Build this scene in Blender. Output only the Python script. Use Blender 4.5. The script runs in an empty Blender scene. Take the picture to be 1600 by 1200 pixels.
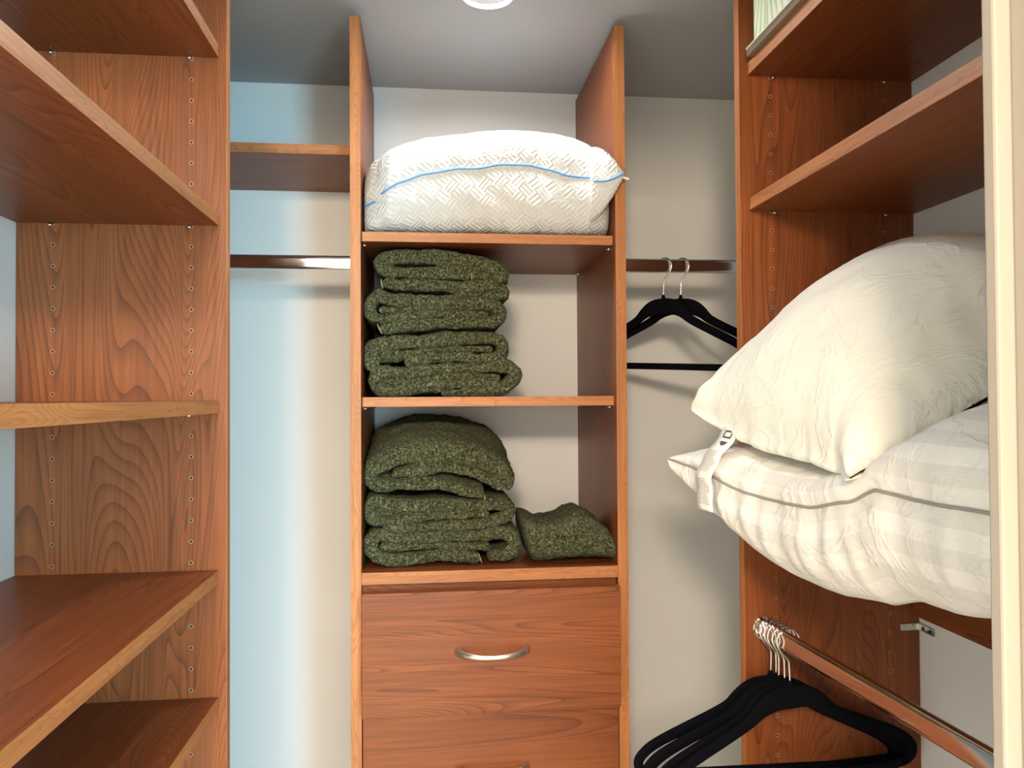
import bpy, bmesh, math, random
from mathutils import Vector, Matrix, noise

C = bpy.context.scene.collection
SC = bpy.context.scene
PI = math.pi

# ------------------------------------------------------------------ camera
F = Vector((0.10886815, 0.99391254, 0.0168992))
R = Vector((0.99404845, -0.10878443, -0.00579914))
U = Vector((0.00392547, -0.01742996, 0.99984038))
cam_d = bpy.data.cameras.new('camera')
cam = bpy.data.objects.new('camera', cam_d)
C.objects.link(cam)
M = Matrix((R, U, -F)).transposed().to_4x4()
M.translation = Vector((0, 0, 1.70))
cam.matrix_world = M
cam_d.sensor_fit = 'HORIZONTAL'
cam_d.sensor_width = 36.0
cam_d.lens = 36.0 * 1224.58 / 1600.0
cam_d.clip_start = 0.02
SC.camera = cam

# ------------------------------------------------------------------ world, lights, exposure
w = bpy.data.worlds.new('world'); SC.world = w
w.use_nodes = True
w.node_tree.nodes['Background'].inputs[0].default_value = (0.55, 0.72, 1.0, 1)
w.node_tree.nodes['Background'].inputs[1].default_value = 0.5
SC.view_settings.view_transform = 'Standard'
SC.view_settings.look = 'None'
SC.view_settings.gamma = 1.0
SC.view_settings.use_curve_mapping = False
SC.view_settings.exposure = 0.30

def area(name, loc, target, size, energy, color, shape='DISK', size_y=None, spread=PI):
    d = bpy.data.lights.new(name, 'AREA')
    d.shape = shape; d.size = size
    if size_y: d.size_y = size_y
    d.energy = energy; d.color = color; d.spread = spread
    o = bpy.data.objects.new(name, d); C.objects.link(o)
    o.location = loc
    o.rotation_euler = (Vector(target) - Vector(loc)).to_track_quat('-Z', 'Y').to_euler()
    return o
DL = (0.1165, 1.437, 2.4457)                      # downlight in the closet ceiling
area('downlight_lamp', (DL[0], DL[1], DL[2] + 0.004), (DL[0], DL[1], 0), 0.066, 3.3, (0.97, 0.99, 1.0))
hb = bpy.data.lights.new('hall_bulb', 'POINT'); hb.energy = 105; hb.color = (1.0, 0.78, 0.56); hb.shadow_soft_size = 0.14
hbo = bpy.data.objects.new('hall_bulb', hb); C.objects.link(hbo); hbo.location = (-0.26, -1.07, 2.30)
area('window_daylight', (1.55, -3.08, 1.62), (1.55, 0, 1.62), 0.80, 145, (0.41, 0.80, 1.0), 'RECTANGLE', 1.1)
area('added_hall_fill', (0.10, -2.1, 2.46), (0.10, -2.1, 0), 1.8, 150, (1.0, 0.88, 0.75), 'RECTANGLE', 0.5)  # added soft fill to brighten the closet, not a known lamp

DATA = {'A':[[[0.0883,1.9402,0.0091],[0.0306,1.9457,0.0108],[-0.0492,1.9467,0.0113],[-0.0796,1.9525,0.0113],[-0.0887,1.9657,0.0134],[-0.0676,1.9754,0.014],[-0.0173,1.9782,0.014],[0.0441,1.9769,0.0148],[0.0979,1.9682,0.0156],[0.1385,1.9579,0.0148],[0.1521,1.9418,0.0134],[0.1275,1.9252,0.0134],[0.0842,1.918,0.0113],[0.0305,1.9215,0.0118],[-0.0493,1.9234,0.0113],[-0.0836,1.9238,0.0086]],[[0.02,1.9618,0.0108],[0.1059,1.9453,0.0121],[0.1438,1.9213,0.0134],[0.1491,1.9051,0.0108],[0.0572,1.907,0.0081]]],'B':[[[0.053,1.8606,0.0059],[0.0169,1.8649,0.0089],[-0.0283,1.8633,0.0094],[-0.0759,1.855,0.0086],[-0.1035,1.8602,0.0121],[-0.1087,1.8815,0.0121],[-0.0942,1.8989,0.0121],[-0.0705,1.8924,0.0129],[-0.0388,1.89,0.014],[0.0304,1.8892,0.0148],[0.0894,1.8856,0.0156],[0.1327,1.8832,0.0148],[0.1462,1.8657,0.0134],[0.1298,1.8507,0.0124],[0.0839,1.8491,0.0121],[0.0302,1.847,0.0113],[-0.0364,1.8419,0.0113],[-0.0891,1.835,0.0102]],[[-0.0916,1.8709,0.0108],[-0.0495,1.8739,0.0094],[0.0036,1.8769,0.0094],[0.0839,1.8667,0.0094],[0.1245,1.8656,0.0081]]],'C':[[[-0.0419,1.7684,0.0081],[-0.018,1.7737,0.0102],[0.0433,1.7804,0.0102],[0.1051,1.7782,0.0102],[0.1403,1.7804,0.0113],[0.1512,1.7966,0.0121],[0.1405,1.8142,0.0129],[0.0972,1.8176,0.014],[0.03,1.814,0.014],[-0.0365,1.8098,0.014],[-0.0813,1.8057,0.0134],[-0.105,1.7964,0.0134],[-0.1077,1.7751,0.014],[-0.0972,1.7538,0.0113]],[[-0.0945,1.7804,0.0121],[-0.063,1.7831,0.0108],[0.0033,1.7898,0.0091],[0.1106,1.7966,0.0091],[0.1322,1.7966,0.0081]]],'D':[[[0.1576,1.7155,0.007],[0.1237,1.7251,0.0097],[0.0833,1.7271,0.0108],[0.0163,1.7215,0.0113],[-0.05,1.7138,0.0121],[-0.0842,1.7166,0.0129],[-0.0973,1.7326,0.0134],[-0.0894,1.7498,0.0121],[-0.0499,1.7471,0.0113],[-0.0102,1.751,0.0113],[0.0432,1.7576,0.0113],[0.1104,1.7602,0.0113],[0.1565,1.7628,0.0134],[0.1755,1.7506,0.0134],[0.1672,1.7289,0.0134],[0.1318,1.7129,0.0121],[0.0296,1.7067,0.007]],[[-0.0842,1.7325,0.0081],[-0.0394,1.731,0.0086],[0.0297,1.7402,0.0091],[0.0968,1.7427,0.0091],[0.1455,1.7371,0.0091]]],'E':[[[0.1131,1.5021,0.0075],[0.0768,1.5103,0.0097],[0.0288,1.5225,0.0102],[-0.0375,1.5232,0.0108],[-0.0953,1.5229,0.0113],[-0.1096,1.5377,0.0121],[-0.1004,1.5587,0.0167],[-0.0636,1.578,0.0215],[-0.0108,1.5879,0.0229],[0.0558,1.5843,0.0229],[0.1094,1.5688,0.0215],[0.1444,1.5494,0.0188],[0.1592,1.5276,0.014],[0.1605,1.5141,0.0097]],[[-0.0664,1.5417,0.0075],[-0.0242,1.5495,0.0108],[0.0289,1.5553,0.0113],[0.0824,1.5477,0.0113],[0.1227,1.5296,0.0108],[0.1496,1.5143,0.0097]]],'F':[[[0.1089,1.469,0.0059],[0.0686,1.4691,0.0081],[0.002,1.4679,0.0091],[-0.0561,1.4599,0.0091],[-0.098,1.4635,0.0113],[-0.111,1.4823,0.0124],[-0.1006,1.5006,0.0118],[-0.0718,1.492,0.0129],[-0.0297,1.4872,0.0129],[0.0287,1.4913,0.0121],[0.0955,1.4859,0.0113],[0.1441,1.4902,0.0118],[0.1616,1.4764,0.0124],[0.1493,1.4605,0.0118],[0.1088,1.4507,0.0113],[0.0285,1.4486,0.0108],[-0.0377,1.4463,0.0097],[-0.0863,1.4448,0.0075]],[[-0.098,1.4807,0.0108],[-0.0376,1.4741,0.0081],[0.0419,1.4763,0.0075],[0.1223,1.4692,0.0075]]],'G':[[[0.1031,1.384,0.0113],[0.0709,1.3889,0.0121],[0.0282,1.3914,0.0124],[-0.0248,1.3876,0.0129],[-0.0721,1.3863,0.0129],[-0.1034,1.4004,0.0134],[-0.106,1.4215,0.0134],[-0.0877,1.4356,0.0118],[-0.0431,1.4265,0.0121],[0.0284,1.4287,0.0113],[0.0952,1.4283,0.0118],[0.1411,1.4339,0.0134],[0.1681,1.4251,0.0148],[0.1707,1.4036,0.014],[0.1516,1.388,0.0129],[0.1192,1.3889,0.0108]],[[-0.0904,1.4119,0.0108],[-0.051,1.4095,0.0086],[0.015,1.4117,0.0086],[0.0817,1.4086,0.0091],[0.1247,1.4048,0.0108]]],'H':[[0.1794,1.4583],[0.1886,1.4687],[0.2024,1.4654],[0.2223,1.4543],[0.2423,1.4569],[0.264,1.4602],[0.2873,1.4742],[0.3044,1.4776],[0.3262,1.4672],[0.3417,1.4562],[0.3572,1.4405],[0.3727,1.4202],[0.3774,1.4139]],'Ptop':[[-0.119,2.1315],[-0.1086,2.1535],[-0.0948,2.163],[-0.0636,2.1779],[-0.0288,2.1903],[0.0061,2.1998],[0.0589,2.2092],[0.1121,2.2159],[0.1656,2.2187],[0.2196,2.2175],[0.2558,2.2147],[0.2922,2.2071],[0.3213,2.1971],[0.3433,2.1869],[0.3579,2.1728],[0.3687,2.1477],[0.3741,2.1333]],'Pseam':[[-0.1209,2.0684],[-0.0933,2.0739],[-0.0847,2.0867],[-0.0465,2.1087],[-0.0012,2.1257],[0.0656,2.138],[0.0939,2.138],[0.1473,2.1473],[0.2011,2.1469],[0.2372,2.1389],[0.2734,2.129],[0.3281,2.1249],[0.3391,2.1209],[0.3575,2.1275],[0.3833,2.1317]],'Pbot':[[-0.1199,2.0544],[-0.1175,2.03],[-0.109,2.0179],[-0.0468,2.0172],[0.0933,2.019],[0.2726,2.0206],[0.3511,2.022],[0.3605,2.046],[0.3756,2.0898]]}

# ------------------------------------------------------------------ material helpers
def mat(name):
    m = bpy.data.materials.new(name); m.use_nodes = True
    nt = m.node_tree
    return m, nt, nt.nodes['Principled BSDF']
def node(nt, t, **kw):
    n = nt.nodes.new(t)
    for k, v in kw.items():
        if k.startswith('i_'):
            n.inputs[k[2:].replace('_', ' ')].default_value = v
        else:
            setattr(n, k, v)
    return n
def mth(nt, op, a, b=None, c=None):
    n = nt.nodes.new('ShaderNodeMath'); n.operation = op
    for i, x in enumerate((a, b, c)):
        if x is None: continue
        if isinstance(x, (int, float)): n.inputs[i].default_value = x
        else: nt.links.new(x, n.inputs[i])
    return n.outputs[0]
def ramp(nt, fac, stops):
    n = nt.nodes.new('ShaderNodeValToRGB')
    e = n.color_ramp.elements
    while len(e) < len(stops): e.new(0.5)
    for i, (p, c) in enumerate(stops):
        e[i].position = p; e[i].color = (*c, 1)
    nt.links.new(fac, n.inputs[0])
    return n.outputs[0]
def mix(nt, fac, a, b, mode='MIX'):
    n = nt.nodes.new('ShaderNodeMix'); n.data_type = 'RGBA'; n.blend_type = mode
    for i, x in ((0, fac), (6, a), (7, b)):
        if isinstance(x, (int, float)): n.inputs[i].default_value = x
        elif isinstance(x, tuple): n.inputs[i].default_value = (*x, 1)
        else: nt.links.new(x, n.inputs[i])
    return n.outputs[2]
def bump(nt, bs, h, strength, dist):
    n = nt.nodes.new('ShaderNodeBump')
    n.inputs['Strength'].default_value = strength; n.inputs['Distance'].default_value = dist
    nt.links.new(h, n.inputs['Height']); nt.links.new(n.outputs[0], bs.inputs['Normal'])
def objcoord(nt, scale, rand=True):
    tc = nt.nodes.new('ShaderNodeTexCoord')
    mp = nt.nodes.new('ShaderNodeMapping'); mp.inputs['Scale'].default_value = scale
    v = tc.outputs['Object']
    if rand:
        oi = nt.nodes.new('ShaderNodeObjectInfo')
        cb = nt.nodes.new('ShaderNodeCombineXYZ')
        for i, k in enumerate((7.3, 5.1, 9.7)):
            nt.links.new(mth(nt, 'MULTIPLY', oi.outputs['Random'], k), cb.inputs[i])
        ad = nt.nodes.new('ShaderNodeVectorMath'); ad.operation = 'ADD'
        nt.links.new(v, ad.inputs[0]); nt.links.new(cb.outputs[0], ad.inputs[1]); v = ad.outputs[0]
    nt.links.new(v, mp.inputs[0])
    return mp.outputs[0]

def wood(name, axis, light, mid, dark, rings=60.0, rough=0.42, s=1.0):
    """laminate with cathedral grain running along the given axis"""
    m, nt, bs = mat(name)
    sc = [7.5 * s] * 3; sc[axis] = 0.80 * s
    v = objcoord(nt, sc)
    n1 = node(nt, 'ShaderNodeTexNoise', i_Scale=1.0, i_Detail=1.2, i_Roughness=0.40, i_Distortion=0.75)
    nt.links.new(v, n1.inputs['Vector'])
    r = mth(nt, 'MULTIPLY', n1.outputs[0], rings)
    fr = mth(nt, 'FRACT', r)
    line = mth(nt, 'POWER', fr, 3.2)                       # slow rise, sudden drop: a growth ring
    sc2 = [130, 130, 130]; sc2[axis] = 5
    v2 = objcoord(nt, sc2)
    n2 = node(nt, 'ShaderNodeTexNoise', i_Scale=1.0, i_Detail=4.0, i_Roughness=0.6)
    nt.links.new(v2, n2.inputs['Vector'])
    v3 = objcoord(nt, [q * 0.55 for q in sc])
    n3 = node(nt, 'ShaderNodeTexNoise', i_Scale=1.0, i_Detail=2.0)
    nt.links.new(v3, n3.inputs['Vector'])
    base = ramp(nt, n3.outputs[0], [(0.35, mid), (0.62, light)])
    c = mix(nt, mth(nt, 'MULTIPLY', line, 0.62), base, dark)
    fib = ramp(nt, n2.outputs[0], [(0.35, (0.72, 0.69, 0.66)), (0.65, (1.10, 1.10, 1.10))])
    c = mix(nt, 0.8, c, fib, 'MULTIPLY')
    nt.links.new(c, bs.inputs['Base Color'])
    bs.inputs['Roughness'].default_value = rough
    bs.inputs['Specular IOR Level'].default_value = 0.38
    bump(nt, bs, n2.outputs[0], 0.06, 0.0005)
    return m

W_L, W_M, W_D = (0.280, 0.082, 0.0225), (0.200, 0.054, 0.015), (0.068, 0.017, 0.006)
woodx = wood('cherry_laminate_across', 0, W_L, W_M, W_D)
woody = wood('cherry_laminate_deep', 1, W_L, W_M, W_D)
woodz = wood('cherry_laminate_upright', 2, W_L, W_M, W_D)
E_L, E_M, E_D = (0.50, 0.205, 0.072), (0.44, 0.172, 0.058), (0.28, 0.094, 0.031)
edgex = wood('edge_band_across', 0, E_L, E_M, E_D, 26, 0.45, 4.0)
edgey = wood('edge_band_deep', 1, E_L, E_M, E_D, 26, 0.45, 4.0)
edgez = wood('edge_band_upright', 2, E_L, E_M, E_D, 26, 0.45, 4.0)

def plain(name, col, rough=0.5, metal=0.0, spec=0.5):
    m, nt, bs = mat(name)
    bs.inputs['Base Color'].default_value = (*col, 1)
    bs.inputs['Roughness'].default_value = rough
    bs.inputs['Metallic'].default_value = metal
    bs.inputs['Specular IOR Level'].default_value = spec
    return m
def paint(name, col, rough=0.6, bs_=0.12, sc=260):
    m, nt, bs = mat(name)
    v = objcoord(nt, (sc, sc, sc), False)
    n = node(nt, 'ShaderNodeTexNoise', i_Scale=1.0, i_Detail=3.0); nt.links.new(v, n.inputs['Vector'])
    v2 = objcoord(nt, (1.7, 1.7, 1.7), False)
    n2 = node(nt, 'ShaderNodeTexNoise', i_Scale=1.0, i_Detail=2.0); nt.links.new(v2, n2.inputs['Vector'])
    c = ramp(nt, n2.outputs[0], [(0.3, tuple(x * 0.965 for x in col)), (0.7, col)])
    nt.links.new(c, bs.inputs['Base Color'])
    bs.inputs['Roughness'].default_value = rough
    bump(nt, bs, n.outputs[0], bs_, 0.0006)
    return m
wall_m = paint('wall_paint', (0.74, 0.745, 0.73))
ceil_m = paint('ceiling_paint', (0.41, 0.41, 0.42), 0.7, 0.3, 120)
trim_m = paint('trim_paint', (0.38, 0.335, 0.28), 0.8, 0.05)
floor_m = wood('hall_floor_planks', 1, (0.72, 0.64, 0.52), (0.68, 0.60, 0.48), (0.5, 0.42, 0.32), 10, 0.4)
chrome = plain('polished_chrome', (0.80, 0.78, 0.77), 0.10, 1.0)
steel = plain('zinc_steel', (0.55, 0.55, 0.52), 0.35, 1.0)
nickel = plain('brushed_nickel', (0.72, 0.68, 0.60), 0.30, 1.0)
hole_ring = plain('drilled_hole_rim', (0.36, 0.24, 0.13), 0.6)
hole_shade = plain('hole_shade_disc', (0.05, 0.025, 0.015), 0.9)  # flat dark disc, paints the shade inside a peg hole
white_p = plain('white_plastic', (0.85, 0.85, 0.85), 0.4)
grey_p = plain('grey_reflector', (0.30, 0.30, 0.31), 0.35)
screw_m = plain('dark_screw', (0.08, 0.08, 0.08), 0.4, 0.8)

def velvet():
    m, nt, bs = mat('black_flocking')
    v = objcoord(nt, (900, 900, 900), False)
    n = node(nt, 'ShaderNodeTexNoise', i_Scale=1.0, i_Detail=2.0); nt.links.new(v, n.inputs['Vector'])
    c = ramp(nt, n.outputs[0], [(0.3, (0.0025, 0.0025, 0.004)), (0.7, (0.006, 0.006, 0.009))])
    nt.links.new(c, bs.inputs['Base Color'])
    bs.inputs['Roughness'].default_value = 1.0
    bs.inputs['Specular IOR Level'].default_value = 0.05
    bs.inputs['Sheen Weight'].default_value = 0.0
    return m
velvet_m = velvet()

def terry():
    m, nt, bs = mat('olive_terry')
    v = objcoord(nt, (1, 1, 1), True)
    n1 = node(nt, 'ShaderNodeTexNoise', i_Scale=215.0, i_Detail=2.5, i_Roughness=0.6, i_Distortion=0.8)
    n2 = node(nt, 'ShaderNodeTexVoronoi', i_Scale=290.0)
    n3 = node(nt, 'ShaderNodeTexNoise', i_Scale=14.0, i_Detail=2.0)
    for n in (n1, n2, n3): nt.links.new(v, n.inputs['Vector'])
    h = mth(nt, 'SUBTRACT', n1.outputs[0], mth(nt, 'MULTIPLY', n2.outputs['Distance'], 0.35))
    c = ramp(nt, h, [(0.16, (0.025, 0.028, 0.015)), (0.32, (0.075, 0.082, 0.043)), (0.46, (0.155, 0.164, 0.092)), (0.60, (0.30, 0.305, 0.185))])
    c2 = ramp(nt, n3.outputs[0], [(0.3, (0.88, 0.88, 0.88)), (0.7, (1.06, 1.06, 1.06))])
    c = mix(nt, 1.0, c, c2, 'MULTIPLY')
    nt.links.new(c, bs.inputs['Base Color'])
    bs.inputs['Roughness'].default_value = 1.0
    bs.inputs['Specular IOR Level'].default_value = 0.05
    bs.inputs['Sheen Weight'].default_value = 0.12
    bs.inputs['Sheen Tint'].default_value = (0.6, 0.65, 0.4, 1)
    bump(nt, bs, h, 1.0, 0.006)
    return m
terry_m = terry()
hem_m = plain('towel_hem', (0.28, 0.30, 0.16), 0.9)

def linen(name, col, stripes=False, weave=False):
    m, nt, bs = mat(name)
    bs.inputs['Roughness'].default_value = 0.75
    bs.inputs['Sheen Weight'].default_value = 0.1
    bs.inputs['Specular IOR Level'].default_value = 0.2
    bs.inputs['Subsurface Weight'].default_value = 0.0
    uv = nt.nodes.new('ShaderNodeUVMap')
    sep = nt.nodes.new('ShaderNodeSeparateXYZ'); nt.links.new(uv.outputs[0], sep.inputs[0])
    v = objcoord(nt, (1, 1, 1), False)
    n1 = node(nt, 'ShaderNodeTexNoise', i_Scale=9.0, i_Detail=5.0, i_Roughness=0.55, i_Distortion=1.6)
    nt.links.new(v, n1.inputs['Vector'])
    ridge = mth(nt, 'ABSOLUTE', mth(nt, 'SUBTRACT', n1.outputs[0], 0.5))
    crease = mth(nt, 'POWER', mth(nt, 'SUBTRACT', 1.0, mth(nt, 'MINIMUM', mth(nt, 'MULTIPLY', ridge, 14.0), 1.0)), 2.0)
    h = mth(nt, 'MULTIPLY', crease, 0.5)
    if stripes:
        s = mth(nt, 'FRACT', mth(nt, 'MULTIPLY', sep.outputs[0], 26.0))
        s = mth(nt, 'GREATER_THAN', s, 0.5)
        c = mix(nt, s, col, tuple(x * 0.90 for x in col))
        nt.links.new(c, bs.inputs['Base Color'])
        nt.links.new(mth(nt, 'MULTIPLY_ADD', s, 0.3, 0.45), bs.inputs['Roughness'])
    else:
        bs.inputs['Base Color'].default_value = (*col, 1)
    if weave:
        a = mth(nt, 'MULTIPLY', mth(nt, 'ADD', sep.outputs[0], sep.outputs[1]), 31.0)
        b = mth(nt, 'MULTIPLY', mth(nt, 'SUBTRACT', sep.outputs[0], sep.outputs[1]), 31.0)
        ck = mth(nt, 'PINGPONG', mth(nt, 'ADD', mth(nt, 'FLOOR', a), mth(nt, 'FLOOR', b)), 1.0)
        la = mth(nt, 'PINGPONG', mth(nt, 'MULTIPLY', a, 3.0), 0.5)
        lb = mth(nt, 'PINGPONG', mth(nt, 'MULTIPLY', b, 3.0), 0.5)
        mx = nt.nodes.new('ShaderNodeMix'); nt.links.new(ck, mx.inputs[0]); nt.links.new(la, mx.inputs[2]); nt.links.new(lb, mx.inputs[3])
        h = mth(nt, 'ADD', h, mth(nt, 'MULTIPLY', mx.outputs[0], 1.1))
        bump(nt, bs, h, 0.5, 0.004)
        cc = ramp(nt, mx.outputs[0], [(0.0, tuple(x * 0.88 for x in col)), (0.30, col)])  # shade in the weave creases put into the colour
        nt.links.new(cc, bs.inputs['Base Color'])
    else:
        bump(nt, bs, h, 0.34, 0.006)
    return m
pil_m = linen('cotton_pillow', (0.90, 0.885, 0.80))
pil_s = linen('striped_sateen', (0.88, 0.86, 0.82), stripes=True)
pil_w = linen('basket_weave_knit', (0.58, 0.60, 0.60), weave=True)
pipe_b = plain('blue_piping', (0.10, 0.30, 0.66), 0.6)
pipe_g = plain('grey_piping', (0.30, 0.29, 0.26), 0.7)
tag_m = plain('tag_satin', (0.82, 0.80, 0.76), 0.5)
ink = plain('tag_ink', (0.03, 0.03, 0.03), 0.6)
ink_l = plain('faint_ink', (0.38, 0.36, 0.33), 0.6)

# ------------------------------------------------------------------ object helpers
def tag(o, label=None, cat=None, group=None, kind=None):
    if label: o['label'] = label
    if cat: o['category'] = cat
    if group: o['group'] = group
    if kind: o['kind'] = kind
    return o
def empty(name, loc, label, cat, group=None, rz=0):
    o = bpy.data.objects.new(name, None); C.objects.link(o)
    o.empty_display_size = 0.02
    o.location = loc; o.rotation_euler = (0, 0, rz)
    return tag(o, label, cat, group)
WP = {}
def wpos(o):
    p = Vector(o.location)
    while o.parent: o = o.parent; p += Vector(o.location)
    return p
def build(name, bm, m, parent=None, origin=None, smooth=False, local=False):
    """bm in world coordinates (or the parent's own if local) -> one mesh object"""
    if origin is None:
        vs = [v.co for v in bm.verts]
        origin = Vector([sum((min(v[i] for v in vs), max(v[i] for v in vs))) / 2 for i in range(3)])
        origin.z = min(v.z for v in vs)
        if local: origin = Vector((0, 0, 0))
    origin = Vector(origin)
    bmesh.ops.translate(bm, verts=bm.verts, vec=-origin)
    bmesh.ops.recalc_face_normals(bm, faces=bm.faces)
    me = bpy.data.meshes.new(name); bm.to_mesh(me); bm.free()
    for x in (m if isinstance(m, (list, tuple)) else [m]): me.materials.append(x)
    if smooth:
        for p in me.polygons: p.use_smooth = True
    o = bpy.data.objects.new(name, me); C.objects.link(o)
    if parent is not None:
        o.parent = parent
        o.location = origin if local else origin - wpos(parent)
    else:
        o.location = origin
    return o
def bx(bm, x0, x1, y0, y1, z0, z1, bev=0.0, mi=0):
    r = bmesh.ops.create_cube(bm, size=1.0)
    vs = r['verts']
    for v in vs:
        v.co = Vector((x0 + (v.co.x + .5) * (x1 - x0), y0 + (v.co.y + .5) * (y1 - y0), z0 + (v.co.z + .5) * (z1 - z0)))
    fs = set(f for v in vs for f in v.link_faces)
    for f in fs: f.material_index = mi
    if bev > 0:
        es = list(set(e for v in vs for e in v.link_edges))
        bmesh.ops.bevel(bm, geom=es, offset=bev, segments=2, profile=0.5, affect='EDGES')
    return bm
def box(name, x0, x1, y0, y1, z0, z1, m, parent=None, bev=0.0008):
    bm = bmesh.new(); bx(bm, x0, x1, y0, y1, z0, z1, bev)
    return build(name, bm, m, parent)
def disc(bm, c, nrm, r0, r1, off=0.0, n=14, mi=0):
    """flat ring or disc (r0 = 0) facing nrm"""
    nrm = Vector(nrm).normalized(); q = nrm.to_track_quat('Z', 'Y').to_matrix()
    c = Vector(c) + nrm * off
    out = [bm.verts.new(c + q @ Vector((r1 * math.cos(2*PI*i/n), r1 * math.sin(2*PI*i/n), 0))) for i in range(n)]
    if r0 <= 0:
        f = bm.faces.new(out); f.material_index = mi
    else:
        inn = [bm.verts.new(c + q @ Vector((r0 * math.cos(2*PI*i/n), r0 * math.sin(2*PI*i/n), 0))) for i in range(n)]
        for i in range(n):
            f = bm.faces.new((out[i], out[(i+1) % n], inn[(i+1) % n], inn[i])); f.material_index = mi
def cyl(bm, c, axis, r, l, n=20, r2=None, mi=0):
    axis = Vector(axis).normalized(); q = axis.to_track_quat('Z', 'Y').to_matrix(); c = Vector(c)
    r2 = r if r2 is None else r2
    a = [bm.verts.new(c + q @ Vector((r*math.cos(2*PI*i/n), r*math.sin(2*PI*i/n), 0))) for i in range(n)]
    b = [bm.verts.new(c + q @ Vector((r2*math.cos(2*PI*i/n), r2*math.sin(2*PI*i/n), l))) for i in range(n)]
    for i in range(n): bm.faces.new((a[i], a[(i+1) % n], b[(i+1) % n], b[i])).material_index = mi
    bm.faces.new(a[::-1]).material_index = mi; bm.faces.new(b).material_index = mi
def catmull(pts, n):
    """resample a polyline of tuples to n points along a smooth curve, even in length"""
    P = [Vector(p) if len(p) <= 4 else p for p in pts]
    P = [P[0] * 2 - P[1]] + P + [P[-1] * 2 - P[-2]]
    fine = []
    for i in range(1, len(P) - 2):
        a, b, c, d = P[i-1], P[i], P[i+1], P[i+2]
        for k in range(16):
            t = k / 16
            fine.append(0.5 * ((2*b) + (c - a)*t + (2*a - 5*b + 4*c - d)*t*t + (3*b - a - 3*c + d)*t*t*t))
    fine.append(P[-2])
    L = [0.0]
    for i in range(1, len(fine)): L.append(L[-1] + (fine[i] - fine[i-1]).length)
    out = []; j = 0
    for k in range(n):
        s = L[-1] * k / (n - 1)
        while j < len(L) - 2 and L[j+1] < s: j += 1
        t = (s - L[j]) / max(L[j+1] - L[j], 1e-9)
        out.append(fine[j].lerp(fine[j+1], min(max(t, 0), 1)))
    return out
def tube(bm, pts, r, n=10, closed=False, prof=None, up=(0, 0, 1), cap=True):
    """sweep a circle (or prof(i, k) -> (side, up) offsets) along points"""
    N = len(pts); rings = []
    prev = None
    for i, p in enumerate(pts):
        if closed: t = Vector(pts[(i+1) % N]) - Vector(pts[i-1])
        else: t = Vector(pts[min(i+1, N-1)]) - Vector(pts[max(i-1, 0)])
        t.normalize()
        u = Vector(up) if prev is None or closed and prof else prev
        u = u - t * u.dot(t)
        if u.length < 1e-4: u = t.orthogonal()
        u.normalize(); prev = u
        s = t.cross(u)
        ring = []
        rr = r(i) if callable(r) else r
        for k in range(n):
            if prof: a, b = prof(i, k)
            else:
                th = 2*PI*k/n; a, b = rr*math.cos(th), rr*math.sin(th)
            ring.append(bm.verts.new(Vector(p) + s*a + u*b))
        rings.append(ring)
    for i in range(N if closed else N - 1):
        A, B = rings[i], rings[(i+1) % N]
        for k in range(n): bm.faces.new((A[k], A[(k+1) % n], B[(k+1) % n], B[k]))
    if cap and not closed:
        bm.faces.new(rings[0][::-1]); bm.faces.new(rings[-1])
    return rings
def lerp_table(tab, x):
    if x <= tab[0][0]: return tab[0][1]
    for (a, va), (b, vb) in zip(tab, tab[1:]):
        if x <= b:
            t = (x - a) / (b - a); t = t*t*(3-2*t)*0.4 + t*0.6
            return va + (vb - va) * t
    return tab[-1][1]

# ------------------------------------------------------------------ the setting
XL, XR, YB, ZC = -0.6073, 0.8235, 1.891, 2.4457
YF0, YF1 = 0.345, 0.462                     # front wall of the closet with the doorway
def st(name, x0, x1, y0, y1, z0, z1, m, bev=0.0):
    return tag(box(name, x0, x1, y0, y1, z0, z1, m, None, bev), kind='structure')
st('wall_left', XL - 0.1, XL, YF1, YB, 0, ZC, wall_m)
st('wall_right', XR, XR + 0.1, YF1, YB, 0, ZC, wall_m)
st('wall_back', XL - 0.1, XR + 0.1, YB, YB + 0.1, 0, ZC, wall_m)
st('floor', -1.9, 2.4, -3.1, YB + 0.1, -0.08, 0, floor_m)
# closet ceiling with the round cut-out for the downlight
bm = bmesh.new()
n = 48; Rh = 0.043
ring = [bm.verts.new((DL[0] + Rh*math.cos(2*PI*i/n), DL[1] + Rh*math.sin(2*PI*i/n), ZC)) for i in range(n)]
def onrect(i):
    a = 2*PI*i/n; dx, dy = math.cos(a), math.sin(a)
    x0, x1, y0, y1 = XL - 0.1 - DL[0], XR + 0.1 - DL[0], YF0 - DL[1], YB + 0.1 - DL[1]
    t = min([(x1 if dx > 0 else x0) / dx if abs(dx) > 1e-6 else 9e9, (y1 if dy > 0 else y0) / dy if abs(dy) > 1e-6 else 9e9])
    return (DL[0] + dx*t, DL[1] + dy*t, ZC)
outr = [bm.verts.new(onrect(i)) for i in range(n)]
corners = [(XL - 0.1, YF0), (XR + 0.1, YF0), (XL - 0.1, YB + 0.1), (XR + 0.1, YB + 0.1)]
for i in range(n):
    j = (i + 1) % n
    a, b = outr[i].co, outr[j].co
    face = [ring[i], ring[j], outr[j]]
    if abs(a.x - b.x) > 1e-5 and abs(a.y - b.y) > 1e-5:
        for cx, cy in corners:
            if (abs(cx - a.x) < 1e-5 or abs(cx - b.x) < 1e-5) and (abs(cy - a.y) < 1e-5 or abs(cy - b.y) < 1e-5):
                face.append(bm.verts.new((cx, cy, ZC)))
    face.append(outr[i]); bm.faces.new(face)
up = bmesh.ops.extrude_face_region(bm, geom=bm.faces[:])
bmesh.ops.translate(bm, verts=[g for g in up['geom'] if isinstance(g, bmesh.types.BMVert)], vec=(0, 0, 0.1))
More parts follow.
